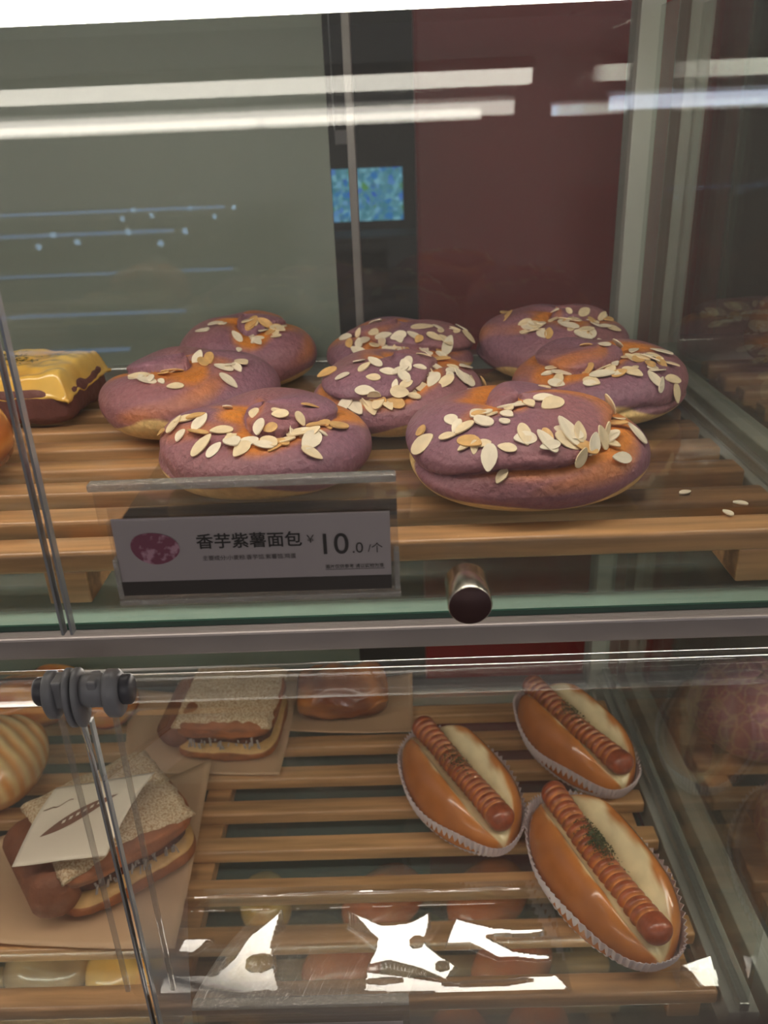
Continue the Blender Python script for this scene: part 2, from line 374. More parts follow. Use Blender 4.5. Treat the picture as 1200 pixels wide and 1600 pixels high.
box('black_band', -.1235-cx, -.0035-cx, -.0011, -.0008, .0030, .0098, M['cardblack'], cb)
text('title', '香芋紫薯面包', -.0880-cx, .0260, .0077, M['ink'], cb, -.0011, .00010)
text('currency', '￥', -.0408-cx, .0268, .0052, M['ink'], cb, -.0011)
text('price', '10', -.0356-cx, .0211, .0142, M['ink'], cb, -.0011, .00006)
text('decimals', '.0', -.0205-cx, .0213, .0072, M['ink'], cb, -.0011)
text('unit', '/个', -.0135-cx, .0216, .0052, M['ink'], cb, -.0011)
text('ingredients', '主要成分:小麦粉.香芋馅.紫薯馅.鸡蛋', -.0862-cx, .0197, .0026, M['inkgrey'], cb, -.0011)
text('notice', '图片仅供参考 请以实物为准', -.0325-cx, .0140, .0021, M['ink'], cb, -.0011)
box('notice_line', -.0325-cx, -.0065-cx, -.0011, -.0009, .0132, .01335, M['ink'], cb)
vs = [(0, 0, 0)]; n_ = 40
for k in range(n_):
    a = 2*math.pi*k/n_; q = 1+.05*math.sin(2*a+.6)+.03*math.sin(3*a)
    vs.append((.0103*q*math.cos(a), 0, .0079*q*math.sin(a)))
pb = mesh('printed_bun', vs, [(0, 1+k, 1+(k+1) % n_) for k in range(n_)], M['printbun'], cb, False); pb.location = (-.1063-cx, -.0011, .0262); pb.rotation_euler = (0, R(12), 0)
# lower holder, cut by the frame
hl = holder(-.131, -.003, .829, .8875, 'clear acrylic price sign at the bottom edge below the hot dogs')
box('card', -.060, .060, -.0008, 0, .003, .0405, M['card'], hl)

# ------------------------------------------------------------------ purple almond buns
PUR = np.array(s2l((144, 102, 116))); PUR2 = np.array(s2l((170, 108, 98))); ORA = np.array(s2l((222, 140, 60))); CRE = np.array(s2l((232, 196, 132))); BRN = np.array(s2l((176, 92, 42)))
def bun_surface(Rb, H, seed, k, hand, rough=1.0):
    """returns f(phi, th) -> position arrays and colours"""
    rs = np.random.RandomState(seed); ph = rs.rand(8)*6.283
    ox, oy = rs.uniform(-.12, .12, 2)
    def f(phi, th):
        n = 2.35; sp = np.abs(np.sin(phi)); cp = np.cos(phi)
        # spiral phase (centre pushed off axis)
        warp = .10*np.sin(2*th+ph[0])+.06*np.sin(3*th+ph[1]+phi*1.5)+.04*np.sin(5*th+ph[2])
        s = phi/math.pi*k + hand*th/(2*math.pi) + warp*np.clip(phi*1.2, 0, 1) + ph[3]/6.283
        fr = s-np.floor(s)
        prof = np.power(np.clip(fr, 0, 1), .42)*np.power(np.clip(1-fr, 0, 1), .16)   # overlapping turn: sharp ledge at the end
        low = smooth01((phi/math.pi-.58)/.1)
        disp = (prof-.62)*.0150*(1-smooth01((phi/math.pi-.42)/.16))
        disp = disp + .0016*np.sin(3*th+ph[4])*sp + .0012*np.sin(4*th+ph[5]+phi*2)
        rr_ = Rb*np.power(sp, 2/n); rr_ = np.where(phi > math.pi/2, Rb*np.power(sp, .75), rr_)
        zz = np.where(cp > 0, np.power(np.abs(cp), .82)*(H*.62), -np.power(np.abs(cp), 1.0)*(H*.44))
        zz = np.maximum(zz+H*.38, 0)
        nr = sp; nz = cp
        x = (rr_+disp*nr)*np.cos(th)+ox*Rb*np.clip(cp, 0, 1)*.3; y = (rr_+disp*nr)*np.sin(th)*.97+oy*Rb*np.clip(cp, 0, 1)*.3
        z = zz+disp*np.clip(nz, 0, 1)*.9
        # colours
        wob = .10*np.sin(3*th+ph[6]+phi*3)+.07*np.sin(7*th+ph[7])
        strip = smooth01((fr-.01)/.03)*(1-smooth01((fr-(.10+wob*.7))/.22))*(1-smooth01((phi/math.pi-.38)/.10))
        strip2 = smooth01(((np.sin(th*1+ph[5]+phi*1.3))-.90+wob*.3)/.14)*.75*(1-smooth01((phi/math.pi-.46)/.08))
        dough = np.clip(np.maximum(strip, strip2), 0, 1)
        base = smooth01((phi/math.pi-(.575+.075*np.sin(2*th+ph[2])+.04*np.sin(5*th+ph[1])))/.02)
        mixp = .5+.5*np.sin(2*th+ph[1]+phi*2); top = np.clip(1.1-phi, 0, 1)
        c = PUR[None]*(1-.45*mixp[:, None])+PUR2[None]*(.45*mixp[:, None])
        d = ORA[None]*(1-.35*mixp[:, None])+BRN[None]*.35*mixp[:, None]
        c = c*(1-dough[:, None])+d*dough[:, None]
        c = c*(1-base[:, None])+CRE[None]*base[:, None]
        return np.stack([x, y, z], 1), c
    return f
rnd = random.Random(5)
flake_me = []
for v in range(4):
    vs = []; n = 16
    for lay, zz in ((0, 0), (1, .0007)):
        for k in range(n):
            a = 2*math.pi*k/n; L_ = .0066+.0006*v; w_ = .0042+.0004*(v % 2)
            x = L_*math.cos(a)*(1 if math.cos(a) < 0 else 1.12); y = w_*math.sin(a)*(1-.38*max(0, math.cos(a))**1.5)
            vs.append((x, y, zz-9*x*x*.8))
    fs = [tuple(range(n))[::-1], tuple(range(n, 2*n))]+[(k, (k+1) % n, n+(k+1) % n, n+k) for k in range(n)]
    for m in (M['almond'], M['almondwhite'], M['almond2']):
        me = bpy.data.meshes.new('almond_flake'); me.from_pydata(vs, [], fs); me.materials.append(m); flake_me.append(me)
def make_bun(x, y, Rb, H, seed, k, hand, rz, nfl, label, clusters, z=1.165, name='purple_bun'):
    t = empty(name, (x, y, z), rz, label, 'bun', 'purple almond buns on the upper rack')
    fn = bun_surface(Rb, H, seed, k, hand)
    NU, NV = 110, 200
    ph = np.linspace(.001, math.pi*.97, NU); th = np.linspace(0, 2*math.pi, NV, endpoint=False)
    A, B = np.meshgrid(ph, th, indexing='ij'); P, c = fn(A.ravel(), B.ravel())
    fs = grid_faces(NU, NV, True); fs = [q[::-1] for q in fs]
    fs.append(tuple((NU-1)*NV+j for j in range(NV))[::-1]); fs.append(tuple(range(NV)))
    o = mesh('bun_body', P, fs, M['bun'], t, colors=c)
    rs = random.Random(seed)
    def at(p, a):
        q, _ = fn(np.array([p, p+.06, p-.06, p, p]), np.array([a, a, a, a+.08, a-.08]))
        n = Vector(q[1]-q[2]).cross(Vector(q[3]-q[4])); n.normalize()
        if n.z < -.2 or n.dot(Vector((q[0][0], q[0][1], .02))) < 0: n = -n
        return Vector(q[0]), n
    cnt = 0
    for i in range(nfl):
        # clusters given in world azimuth (deg) and phi
        ca, cp, sa, sp_ = clusters[i % len(clusters)]
        a = R(rs.gauss(ca, sa))-rz; p = min(abs(rs.gauss(cp, sp_))+.05, 1.75)
        pos, n = at(p, a)
        fl = bpy.data.objects.new('almond_flake', flake_me[rs.choice((0, 0, 1, 1, 3, 4, 6, 7, 9, 10, 5, 8))]); link(fl, t)
        tilt = Vector((rs.gauss(0, .18), rs.gauss(0, .15), rs.gauss(0, .15)))
        q = (n+tilt).normalized().to_track_quat('Z', 'X') @ Euler((0, 0, rs.uniform(0, 6.28))).to_quaternion()
        fl.rotation_mode = 'QUATERNION'; fl.rotation_quaternion = q
        fl.location = pos+n*(.0006+.0007*(i % 3)*.8); s = rs.choice((rs.uniform(.5, .8), rs.uniform(.7, 1.0), rs.uniform(.85, 1.12))); fl.scale = (s, s*rs.uniform(.85, 1.1), 1)
    return t
FR = [(-90, .55, 45, .28), (-75, .75, 40, .22), (-110, .8, 30, .2), (-60, .35, 60, .25), (-80, 1.05, 35, .2)]
make_bun(.0715, .443, .0675, .050, 11, 2.3, 1, 2.2, 52, 'large purple almond bun at the front right, beside the steel knob', [(-100, .6, 35, .2), (-130, .55, 20, .25), (-70, .85, 15, .2), (-115, 1.1, 14, .2), (-40, .75, 20, .15), (-90, .3, 60, .2)])
make_bun(-.0765, .470, .0645, .043, 23, 2.2, -1, 1.2, 40, 'purple almond bun at the front, partly behind the price sign', [(-150, .75, 18, .15), (-110, .75, 22, .10), (-60, .65, 20, .15), (-40, .8, 15, .15), (-90, .4, 50, .2)])
make_bun(-.145, .574, .0630, .049, 37, 1.7, 1, 2.9, 18, 'purple bun at the far left of its group with few large flakes', [(-110, .7, 18, .08), (-90, .3, 60, .2), (-20, .6, 25, .2)])
make_bun(-.119, .684, .0570, .053, 41, 1.8, -1, 3.6, 22, 'purple bun at the back left showing a wide orange side', [(-110, .5, 40, .2), (-60, .7, 20, .2)])
make_bun(.002, .563, .0600, .046, 53, 2.2, 1, 4.6, 50, 'purple bun in the middle of the group, heaped with small flakes', [(-90, .7, 40, .25), (-60, .5, 40, .2), (-100, 1.1, 14, .15), (-40, .9, 20, .2)])
make_bun(.006, .680, .0600, .045, 67, 1.8, -1, 5.6, 34, 'purple bun at the back centre in front of the dark gap', [(-90, .6, 50, .2), (-60, .9, 25, .15), (-120, .8, 25, .15)])
make_bun(.144, .569, .0610, .046, 71, 2.3, 1, 1.7, 38, 'purple bun at the right edge, next to the side pane', [(-120, .75, 25, .2), (-70, .6, 30, .2), (-45, .8, 20, .2), (-90, .3, 60, .2)])
make_bun(.132, .680, .0610, .050, 89, 1.8, -1, 3.3, 38, 'purple bun at the back right in front of the red partition', [(-120, .6, 30, .2), (-80, .4, 50, .2), (-60, .8, 25, .2)])
for i, (x, y, a) in enumerate([(.157, .417, .4), (.170, .389, 1.9), (.181, .4005, 2.6)]):
    fl = bpy.data.objects.new('almond_flake', flake_me[1]); link(fl); fl.location = (x, y, 1.1655); fl.rotation_euler = (0, 0, a); fl.scale = (.55, .5, 1)
    tag(fl, ['small fallen almond flake on the liner nearest the front right bun, farthest from the aisle', 'small fallen almond flake on the liner, the one nearest the front slat', 'small fallen almond flake on the liner, rightmost near the side channel'][i], 'almond flake', 'fallen almond flakes')

# ------------------------------------------------------------------ hot dogs
GOLD = np.array(s2l((206, 130, 66))); DGOLD = np.array(s2l((140, 70, 34))); CRUMB = np.array(s2l((246, 226, 178))); SAU = np.array(s2l((152, 76, 46))); SAU2 = np.array(s2l((222, 142, 66)))
def make_hotdog(x, y, ang, L, wd, seed, label, sx=0, herbw=1.0):
    t = empty('hot_dog', (x, y, .8215), ang, label, 'hot dog', 'hot dogs in paper cups')
    rs = random.Random(seed); rn = np.random.RandomState(seed)
    h = L/2; W2 = wd/2; NU, NV = 90, 90
    u = np.linspace(-1, 1, NU); v = np.linspace(0, 2*math.pi, NV, endpoint=False)
    U, V = np.meshgrid(u, v, indexing='ij'); U = U.ravel(); V = V.ravel()
    env = np.power(np.clip(1-np.abs(U)**2.3, 0, 1), .55)
    cx_ = np.cos(V); cz = np.sin(V)
    X = W2*env*np.sign(cx_)*np.abs(cx_)**.85; Z = np.where(cz > 0, .036*np.abs(cz)**.8, -.010*np.abs(cz))*np.clip(env*1.1, 0, 1)**.8+.012
    q = X/(W2+1e-9)
    # V-shaped cut opened along the middle
    cutw = .54*np.clip(1-np.abs(U)**3, 0, 1)**.6+.02; depth = np.clip(1-np.abs(q)/cutw, 0, 1)
    Z = np.where(cz > 0, Z-.024*depth**.75*np.clip(env, 0, 1), Z)
    lobe = np.exp(-((np.abs(q)-.62)/.2)**2); Z = Z+np.where(cz > 0, .006*lobe*env, 0)
    wob = .05*np.sin(9*U+seed)+.04*np.sin(17*U+2*seed)
    crumb = smooth01((cutw*(1.0+wob)-np.abs(q)+.02)/.08)*(cz > 0)
    edge = np.exp(-((np.abs(q)-cutw*1.02)/.10)**2)*(cz > 0)
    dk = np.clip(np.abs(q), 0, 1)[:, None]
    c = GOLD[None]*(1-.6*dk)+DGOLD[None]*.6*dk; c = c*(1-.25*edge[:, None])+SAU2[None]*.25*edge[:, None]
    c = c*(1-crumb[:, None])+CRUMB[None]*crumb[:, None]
    P = np.stack([X, U*h*.95, Z], 1)
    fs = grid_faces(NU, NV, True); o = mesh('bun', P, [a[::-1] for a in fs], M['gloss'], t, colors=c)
    # sausage scored all round
    n = 260; NV2 = 28; vs = []; cs = []; rings = 21; LS = L*.95
    for i in range(n):
        s = i/(n-1); yy = (s-.5)*LS; e = min(s, 1-s)*LS; cap = math.sqrt(max(0, 1-max(0, 1-e/.0085)**2))
        for k in range(NV2):
            a = 2*math.pi*k/NV2; fr = (s*rings+.10*math.cos(a)) % 1; g = math.exp(-((fr-.5)/.16)**2)*(.1 < s*1 < .93)
            r_ = .0105*cap*(1-.24*g)+.0004*math.sin(7*s+seed)
            vs.append((math.cos(a)*r_+.0022*math.sin(s*3+seed), yy, .0325+.004*abs(s-.5)*2+math.sin(a)*r_))
            cs.append(SAU*(1-.8*g)+SAU2*(.8*g)+rn.uniform(-.01, .01))
    fs = grid_faces(n, NV2, True)
    mesh('sausage', vs, [a[::-1] for a in fs], M['sausage'], t, colors=np.clip(np.array(cs), 0, 1))
    # dried herbs sprinkled on the middle
    vs = []; fs = []
    for i in range(int(260*herbw)):
        yy = rs.gauss(h*.12, h*.13); xx = rs.gauss(0, .0048); zz = .0325+math.sqrt(max(0, .0112**2-min(xx*xx, .0112**2)))+rs.uniform(-.0003, .0008)
        a = rs.uniform(0, 6.28); l = rs.uniform(.0006, .0017); b = len(vs); up = rs.uniform(-.0004, .0006)
        vs += [(xx-l*math.cos(a), yy-l*math.sin(a), zz), (xx+.0004*math.sin(a), yy-.0004*math.cos(a), zz+.0003), (xx+l*math.cos(a), yy+l*math.sin(a), zz+up), (xx-.0004*math.sin(a), yy+.0004*math.cos(a), zz)]
        fs.append((b, b+1, b+2, b+3))
    tag(mesh('herbs', vs, fs, M['herb'], t, False), kind='stuff')
    # fluted paper cup
    NP = 320; prof = [(0, 0), (.78, .0), (.93, .004), (1.02, .014), (1.06, .023)]; vs = []
    for j, (q_, z_) in enumerate(prof):
        for k in range(NP):
            a = 2*math.pi*k/NP; tri = abs(((k*80/NP) % 1)-.5)*2; fl = (tri-.5)*(.0024 if j > 1 else 0)*(j/4)
            ca, sa = math.cos(a), math.sin(a); ex = (wd/2+.000)*q_+fl*1; ey = (h*.98)*q_+fl
            ww = abs(sa)**2; sq = (1-.10*ww)
            vs.append((ca*ex*sq, sa*ey, z_+(tri*.0020 if j == 4 else 0)+.0025*math.sin(5*a+seed)*(j > 2)))
    fs = grid_faces(len(prof), NP, True)
    o = mesh('paper_cup', vs, fs, M['cup'], t, False)
    md = o.modifiers.new('thickness', 'SOLIDIFY'); md.thickness = .0004
    return t
make_hotdog(.0450, .550, R(25), .150, .086, 1, 'hot dog at the left of the three, its far end under the flap roll', herbw=.9)
make_hotdog(.1540, .608, R(25), .150, .080, 2, 'hot dog at the back right touching the metal side channel', herbw=.9)
make_hotdog(.1420, .455, R(19), .162, .086, 3, 'nearest hot dog with a thick patch of dried green herbs', herbw=3.2)

# ------------------------------------------------------------------ sandwiches
CR1 = np.array(s2l((196, 118, 60))); CR2 = np.array(s2l((104, 54, 34))); CR3 = np.array(s2l((226, 176, 110)))
def slab(name, hx, hy, z0, z1, m, parent, seed, dome=.006, droop=0, pw=5, colfn=None, NU=50, NV=120):
    """pillowy rounded-square slab"""
    vs = []; cs = []
    rows = np.linspace(0, 1, NU)
    for i, s in enumerate(rows):
        a = s*math.pi; q = math.sin(a)**.5 if 0 < s < 1 else 0; zc = math.cos(a); zc = math.copysign(abs(zc)**.5, zc)
        q = min(1, 1.0*q)
        for k in range(NV):
            th = 2*math.pi*k/NV; c, d = math.cos(th), math.sin(th); rr_ = 1/((abs(c)**pw+abs(d)**pw)**(1/pw))
            x = hx*rr_*c*q; y = hy*rr_*d*q
            n = .0022*fnoise(x*45+seed, y*45, z0*50+zc)+.001*fnoise(x*140, y*140+seed, zc)
            z = (z0+z1)/2+zc*(z1-z0)/2+n+dome*(1-(x/hx)**2)*(1-(y/hy)**2)*(1 if zc > 0 else .4)
            z -= droop*max(0, (y/hy))**3
            x *= 1+.03*fnoise(y*30, seed, zc*2); y *= 1+.03*fnoise(x*30, seed+4, zc*2)
            vs.append((x, y, z)); cs.append(colfn(x/hx, y/hy, zc) if colfn else CR1)
    fs = grid_faces(NU, NV, True)
    return mesh(name, vs, [q[::-1] for q in fs], m, parent, colors=np.array(cs))
def make_sandwich(x, y, rz, hx, hy, H, seed, label, z=.8235, shred='filling'):
    t = empty('toast_sandwich', (x, y, z), rz, label, 'sandwich', 'sesame toast sandwiches')
    crust = lambda a, b, c: (CR1*(1-.5*abs(b))+CR2*.5*abs(b)) if abs(c) < .8 else CR1*.9
    slab('bottom_toast', hx, hy, 0, H*.40, M['matte'], t, seed, .001, colfn=lambda a, b, c: (CR1*.5+CR2*.4)*(1+.4*fnoise(a*4, b*4, c*2)) if c < .45 else CR3*.8)
    # folded spine at the back and left
    tp = slab('top_toast', hx*.99, hy*.99, H*.55, H*.92, M['matte'], t, seed+3, .007, colfn=lambda a, b, c: (CR2*.6+CR1*.4)*(1+.5*fnoise(a*3+seed, b*3, c*3)))
    vs = []; NX = 60
    for i in range(NX):
        for j in range(NX):
            a = (i/(NX-1)*2-1); b = (j/(NX-1)*2-1); e = max(abs(a), abs(b))
            rx = a*hx*.965; ry = b*hy*.95+.002
            zz = H*.93+.0075*(1-a*a)*(1-b*b)-.006*max(0, (e-.86)/.14)**2+.0022*fnoise(rx*45+seed+3, ry*45, 1)+.0008
            rag = 1+.025*fnoise(a*6+seed, b*6, 2); vs.append((rx*rag, ry*rag, zz))
    top = mesh('sesame_crust', vs, [q[::-1] for q in grid_faces(NX, NX)], M['sesame'], t)
    md = top.modifiers.new('thickness', 'SOLIDIFY'); md.thickness = .002; md.offset = -1
    slab('filling_layer', hx*.9, hy*.88, H*.36, H*.62, M['floss'], t, seed+7, .001)
    rs = random.Random(seed)
    sp = tube('folded_edge', [(-hx*1.0, -hy*.85+i*hy*1.7/10, H*.50) for i in range(11)], [H*.34+(.0015 if 0 < i < 10 else -.006) for i in range(11)], M['matte'], t, 16)
    cc = sp.data.color_attributes.new('pigment', 'FLOAT_COLOR', 'POINT')
    cc.data.foreach_set('color', np.tile(np.append(CR1*.2+CR2*.7, 1), len(sp.data.vertices)).astype(np.float32))
    if shred:
        vs = []; fs = []
        for i in range(26):
            x0 = rs.uniform(-hx*.7, hx*.7); zz = rs.uniform(H*.40, H*.60); l = rs.uniform(.002, .011); w_ = rs.uniform(.0006, .0020)
            yy = -hy*.90-rs.uniform(0, .006); b = len(vs); tx = rs.uniform(-.3, .3)
            for (dx, dz) in ((0, 0), (w_, 0), (w_+tx*l, -l), (tx*l, -l)):
                for dy in (0, .0012): vs.append((x0+dx, yy+dy-dz*.05, zz+dz+l*.6))
            fs += [(b, b+2, b+4, b+6), (b+1, b+7, b+5, b+3), (b, b+1, b+3, b+2), (b+2, b+3, b+5, b+4), (b+4, b+5, b+7, b+6), (b+6, b+7, b+1, b)]
        tag(mesh('cheese_shreds', vs, fs, M['filling'], t, False), kind='stuff')
    return t
def paper(name, pts, lift, m, label, z, seed, cat='paper', group=None, n=26):
    """four-cornered sheet, bilinear, with corner lifts; pts world XY in order"""
    vs = []
    for i in range(n):
        for j in range(n):
            a, b = i/(n-1), j/(n-1); w4 = ((1-a)*(1-b), a*(1-b), a*b, (1-a)*b)
            px_ = sum(w4[k]*pts[k][0] for k in range(4)); py = sum(w4[k]*pts[k][1] for k in range(4))
            zz = z+sum(lift[k]*max(0, w4[k]-.25)**1.6*1.6 for k in range(4))+.0012*abs(fnoise(px_*25+seed, py*25, 0))
            vs.append((px_, py, zz))
    o = mesh(name, vs, grid_faces(n, n), m); md = o.modifiers.new('thickness', 'SOLIDIFY'); md.thickness = .0004
    return tag(o, label, cat, group)
paper('baking_paper', [(-.262, .600), (-.115, .586), (-.108, .706), (-.285, .712)], (.002, .004, .02, .012), M['paper'], 'brown baking paper under the square sesame sandwich at the back', .8212, 1)
make_sandwich(-.165, .652, R(-4), .048, .048, .046, 4, 'square sesame topped sandwich with grey shredded filling at the back')
paper('baking_paper', [(-.126, .648), (.008, .640), (.010, .722), (-.122, .722)], (.005, .004, .014, .02), M['paper'], 'brown baking paper under the glazed pastry at the back centre', .8212, 2)
paper('baking_paper', [(-.312, .421), (-.170, .412), (-.178, .600), (-.345, .520)], (.004, .003, .012, .004), M['paper'], 'large brown baking paper under the front sesame sandwich', .8212, 3)
sw = make_sandwich(-.2370, .501, R(38), .0550, .0520, .054, 9, 'front sesame sandwich turned cornerwise and half wrapped in white paper')
# white wrap folded over the far-left corner of the front sandwich
wrap = bpy.data.objects.new('wrap_paper', None)
vs = []; n = 24; cs4 = [(-.286, .439, .879), (-.2140, .434, .8930), (-.2000, .516, .8945), (-.279, .512, .885)]
for i in range(n):
    for j in range(n):
        a, b = i/(n-1), j/(n-1); w4 = ((1-a)*(1-b), a*(1-b), a*b, (1-a)*b)
        p = [sum(w4[k]*cs4[k][c] for k in range(4)) for c in range(3)]; p[2] += .006*math.sin(math.pi*b)*.8+.001*fnoise(p[0]*30, p[1]*30, 3)
        vs.append(p)
wp = mesh('wrap_paper', vs, grid_faces(n, n), M['paperwhite']); md = wp.modifiers.new('thickness', 'SOLIDIFY'); md.thickness = .0005
tag(wp, 'white paper flap with a brown leaf shaped print folded over the front sandwich', 'wrap')
def bil(a, b, up=.0008):
    w4 = ((1-a)*(1-b), a*(1-b), a*b, (1-a)*b); p = [sum(w4[k]*cs4[k][c] for k in range(4)) for c in range(3)]
    p[2] += .006*math.sin(math.pi*b)*.8+.001*fnoise(p[0]*30, p[1]*30, 3)+up; return p
vs = []; fs = []; nn = 24
for i in range(nn+1):
    s = i/nn; wd_ = .125*math.sin(math.pi*s)**.9
    for q in (-1, 1): vs.append(bil(.16+.62*s, .28+.42*s+q*wd_*.75))
for i in range(nn): fs.append((2*i, 2*i+1, 2*i+3, 2*i+2))
mesh('leaf_print', vs, fs, mat('brown_print', (122, 84, 66), .6, nscale=60, namt=.15), wp, False)
vs = []; fs = []
for g in range(6):
    a0 = .34+.055*g; b = len(vs); bb = .28+.42*(a0-.16)/.62-.012
    for (da, db) in ((0, 0), (.028, .014), (.028, .052), (0, .038)): vs.append(bil(a0+da, bb+db, .0014))
    fs.append((b, b+1, b+2, b+3))
mesh('print_marks', vs, fs, M['paperwhite'], wp, False)
vs = []; fs = []
for i in range(13):
    s = i/12
    for q in (0, 1): vs.append(bil(.05+.26*s, .60+.03*math.sin(s*9)*(s > .4)+.10*s+q*.014, .0010))
for i in range(12): fs.append((2*i, 2*i+1, 2*i+3, 2*i+2))
mesh('script_print', vs, fs, MATS['brown_print'], wp, False)

# ------------------------------------------------------------------ other breads
def loaf(name, x, y, z, rz, hx, hy, H, cols, label, cat, m='gloss', group=None, seed=0, pw=3, dome=.01, stripes=0, bumps=.003, hollow=0):
    t = empty(name, (x, y, z), rz, label, cat, group)
    c0, c1, c2 = [np.array(s2l(c)) for c in cols]
    NU, NV = 60, 120; vs = []; cs = []
    for i in range(NU):
        s = i/(NU-1); a = s*math.pi*.97+.0001; q = math.sin(a)**.6; zc = math.cos(a); zc = math.copysign(abs(zc)**.7, zc)
        for k in range(NV):
            th = 2*math.pi*k/NV; c, d = math.cos(th), math.sin(th); rr_ = 1/((abs(c)**pw+abs(d)**pw)**(1/pw))
            px_, py = hx*rr_*c*q, hy*rr_*d*q
            nn_ = fnoise(px_*40+seed, py*40, zc*1.5)
            zz = H*.5+zc*H*.5+bumps*nn_*(zc > -.3)+dome*(1-q*q)*(zc > 0)
            if stripes: g = .5+.5*math.sin((px_*.7+py*1.0)*stripes+nn_*1.5); zz += (g-.5)*.002*(zc > 0)
            else: g = .5+.5*nn_*1.6
            lowc = smooth01(np.array((-.05-zc)*3)); gg = min(1, max(0, g))
            col = (c0*(1-gg)+c1*gg)*(1-lowc)+c2*lowc
            if zc > .0: zz -= hollow*max(0, 1-(math.hypot(px_/hx, py/hy)/.5)**2)
            vs.append((px_, py, max(0, zz))); cs.append(col)
    fs = grid_faces(NU, NV, True); fs.append(tuple(range(NV))); fs.append(tuple((NU-1)*NV+k for k in range(NV))[::-1])
    mesh('crust', vs, [q[::-1] for q in fs], M[m], t, colors=np.array(cs))
    return t
# cheese pastry upper left
t = empty('cheese_pastry', (-.2790, .612, 1.165), R(-3), 'square yellow cheese topped pastry with a green herb sprinkle at upper left', 'pastry')
DB = np.array(s2l((112, 66, 58))); slab('pastry_base', .0520, .042, 0, .034, M['matte'], t, 31, .002, pw=7, colfn=lambda a, b, c: DB)
vs = []; cs = []; NX = 70; Y1 = np.array(s2l((240, 178, 66))); Y2 = np.array(s2l((250, 216, 120)))
for i in range(NX):
    for j in range(NX):
        a = i/(NX-1)*2-1; b = j/(NX-1)*2-1; e = max(abs(a), abs(b)); n = fnoise(a*2.2, b*2.2, 9); n2 = fnoise(a*5, b*5, 4)
        dr = smooth01(np.array((e-.80)/.20)); px_ = a*.0550*(1-.04*dr); py = b*.0445*(1-.04*dr)
        z = .0385+.0035*(1-a*a)*(1-b*b)+.0030*n+.0015*n2-.016*float(dr)*(1+.25*n2)
        vs.append((px_, py, z)); cs.append(Y1*(.6-.4*n)+Y2*(.4+.4*n))
cz = mesh('cheese_slice', vs, [q[::-1] for q in grid_faces(NX, NX)], M['gloss'], t, colors=np.clip(np.array(cs), 0, 1))
md = cz.modifiers.new('thickness', 'SOLIDIFY'); md.thickness = .0025; md.offset = -1
vs = []; fs = []; rs = random.Random(8)
for i in range(170):
    xx, yy = rs.gauss(-.002, .009), rs.gauss(-.004, .006); a = rs.uniform(0, 6.28); l = rs.uniform(.001, .0024); b = len(vs); zz = .0430+.003*fnoise(xx/.055*2.2, yy/.0445*2.2, 9)+rs.uniform(-.0002, .0010)
    vs += [(xx-l*math.cos(a), yy-l*math.sin(a), zz), (xx+.0006*math.sin(a), yy-.0006*math.cos(a), zz+.0005), (xx+l*math.cos(a), yy+l*math.sin(a), zz)]
    fs.append((b, b+1, b+2))
tag(mesh('herbs', vs, fs, M['herb'], t, False), kind='stuff')
loaf('glazed_bun', -.285, .480, 1.1645, 0, .048, .040, .046, [(206, 120, 50), (226, 150, 76), (130, 66, 40)], 'orange brown bun cut off by the left edge of the upper rack', 'bun', seed=6, pw=2.4)
# lower left
loaf('striped_bun', -.372, .590, .8215, 0, .044, .052, .046, [(236, 160, 84), (255, 216, 150), (214, 150, 90)], 'cream yellow bun with icing stripes at the lower left edge', 'bun', seed=9, pw=2.4, stripes=420)
loaf('glazed_pastry', -.372, .690, .8215, R(20), .052, .036, .036, [(206, 110, 40), (232, 160, 80), (150, 76, 40)], 'orange glazed twisted pastry at the back left behind the hinge', 'pastry', seed=12, pw=2.6, stripes=190)
loaf('glazed_pastry', -.298, .684, .8215, R(-10), .028, .030, .026, [(190, 96, 46), (226, 170, 96), (150, 60, 50)], 'small red brown pastry half hidden under the grey hinge', 'pastry', seed=15, pw=2.6)
t = loaf('nut_pastry', -.061, .684, .8235, R(2), .046, .030, .036, [(116, 62, 34), (196, 124, 66), (90, 44, 28)], 'brown glazed pastry with chopped nuts on paper at the back centre', 'pastry', seed=21, pw=4, bumps=.009, stripes=60)
# lowest tier, seen through the slats
k = 0
for (x, y, hx, hy, cols, lb) in [(-.375, .585, .044, .036, 0, 'pale crumbly bread on the lowest rack at the far left'), (-.302, .580, .030, .036, 1, 'yellow bread on the lowest rack left of the seam'), (-.252, .585, .026, .036, 1, 'yellow bread on the lowest rack right of the seam'),
        (-.160, .655, .028, .034, 1, 'yellow glazed bread under the gap beside the front sandwich'), (-.165, .580, .026, .030, 1, 'yellow glazed bread on the lowest rack, its front row'), (-.072, .575, .042, .030, 2, 'round orange bun on the lowest rack near the middle'), (.100, .575, .046, .030, 2, 'round orange bun on the lowest rack left of the near hot dog'),
        (-.030, .655, .050, .034, 2, 'round orange bun on the lowest rack, second row middle'), (.085, .655, .052, .036, 2, 'round orange bun on the lowest rack, second row right'), (.040, .500, .028, .028, 2, 'round orange bun under the front slat, the left one'), (.112, .500, .036, .028, 2, 'round orange bun under the front slat, the right one')]:
    cc = [[(150, 110, 80), (190, 150, 110), (130, 80, 50)], [(236, 160, 70), (250, 196, 110), (200, 110, 50)], [(214, 104, 54), (232, 132, 74), (180, 90, 44)]][cols]
    loaf('golden_bun', x, y, .5615, .1*k, hx, hy, .040, cc, lb, 'bun', group='breads on the lowest rack', seed=30+k, pw=2.3); k += 1

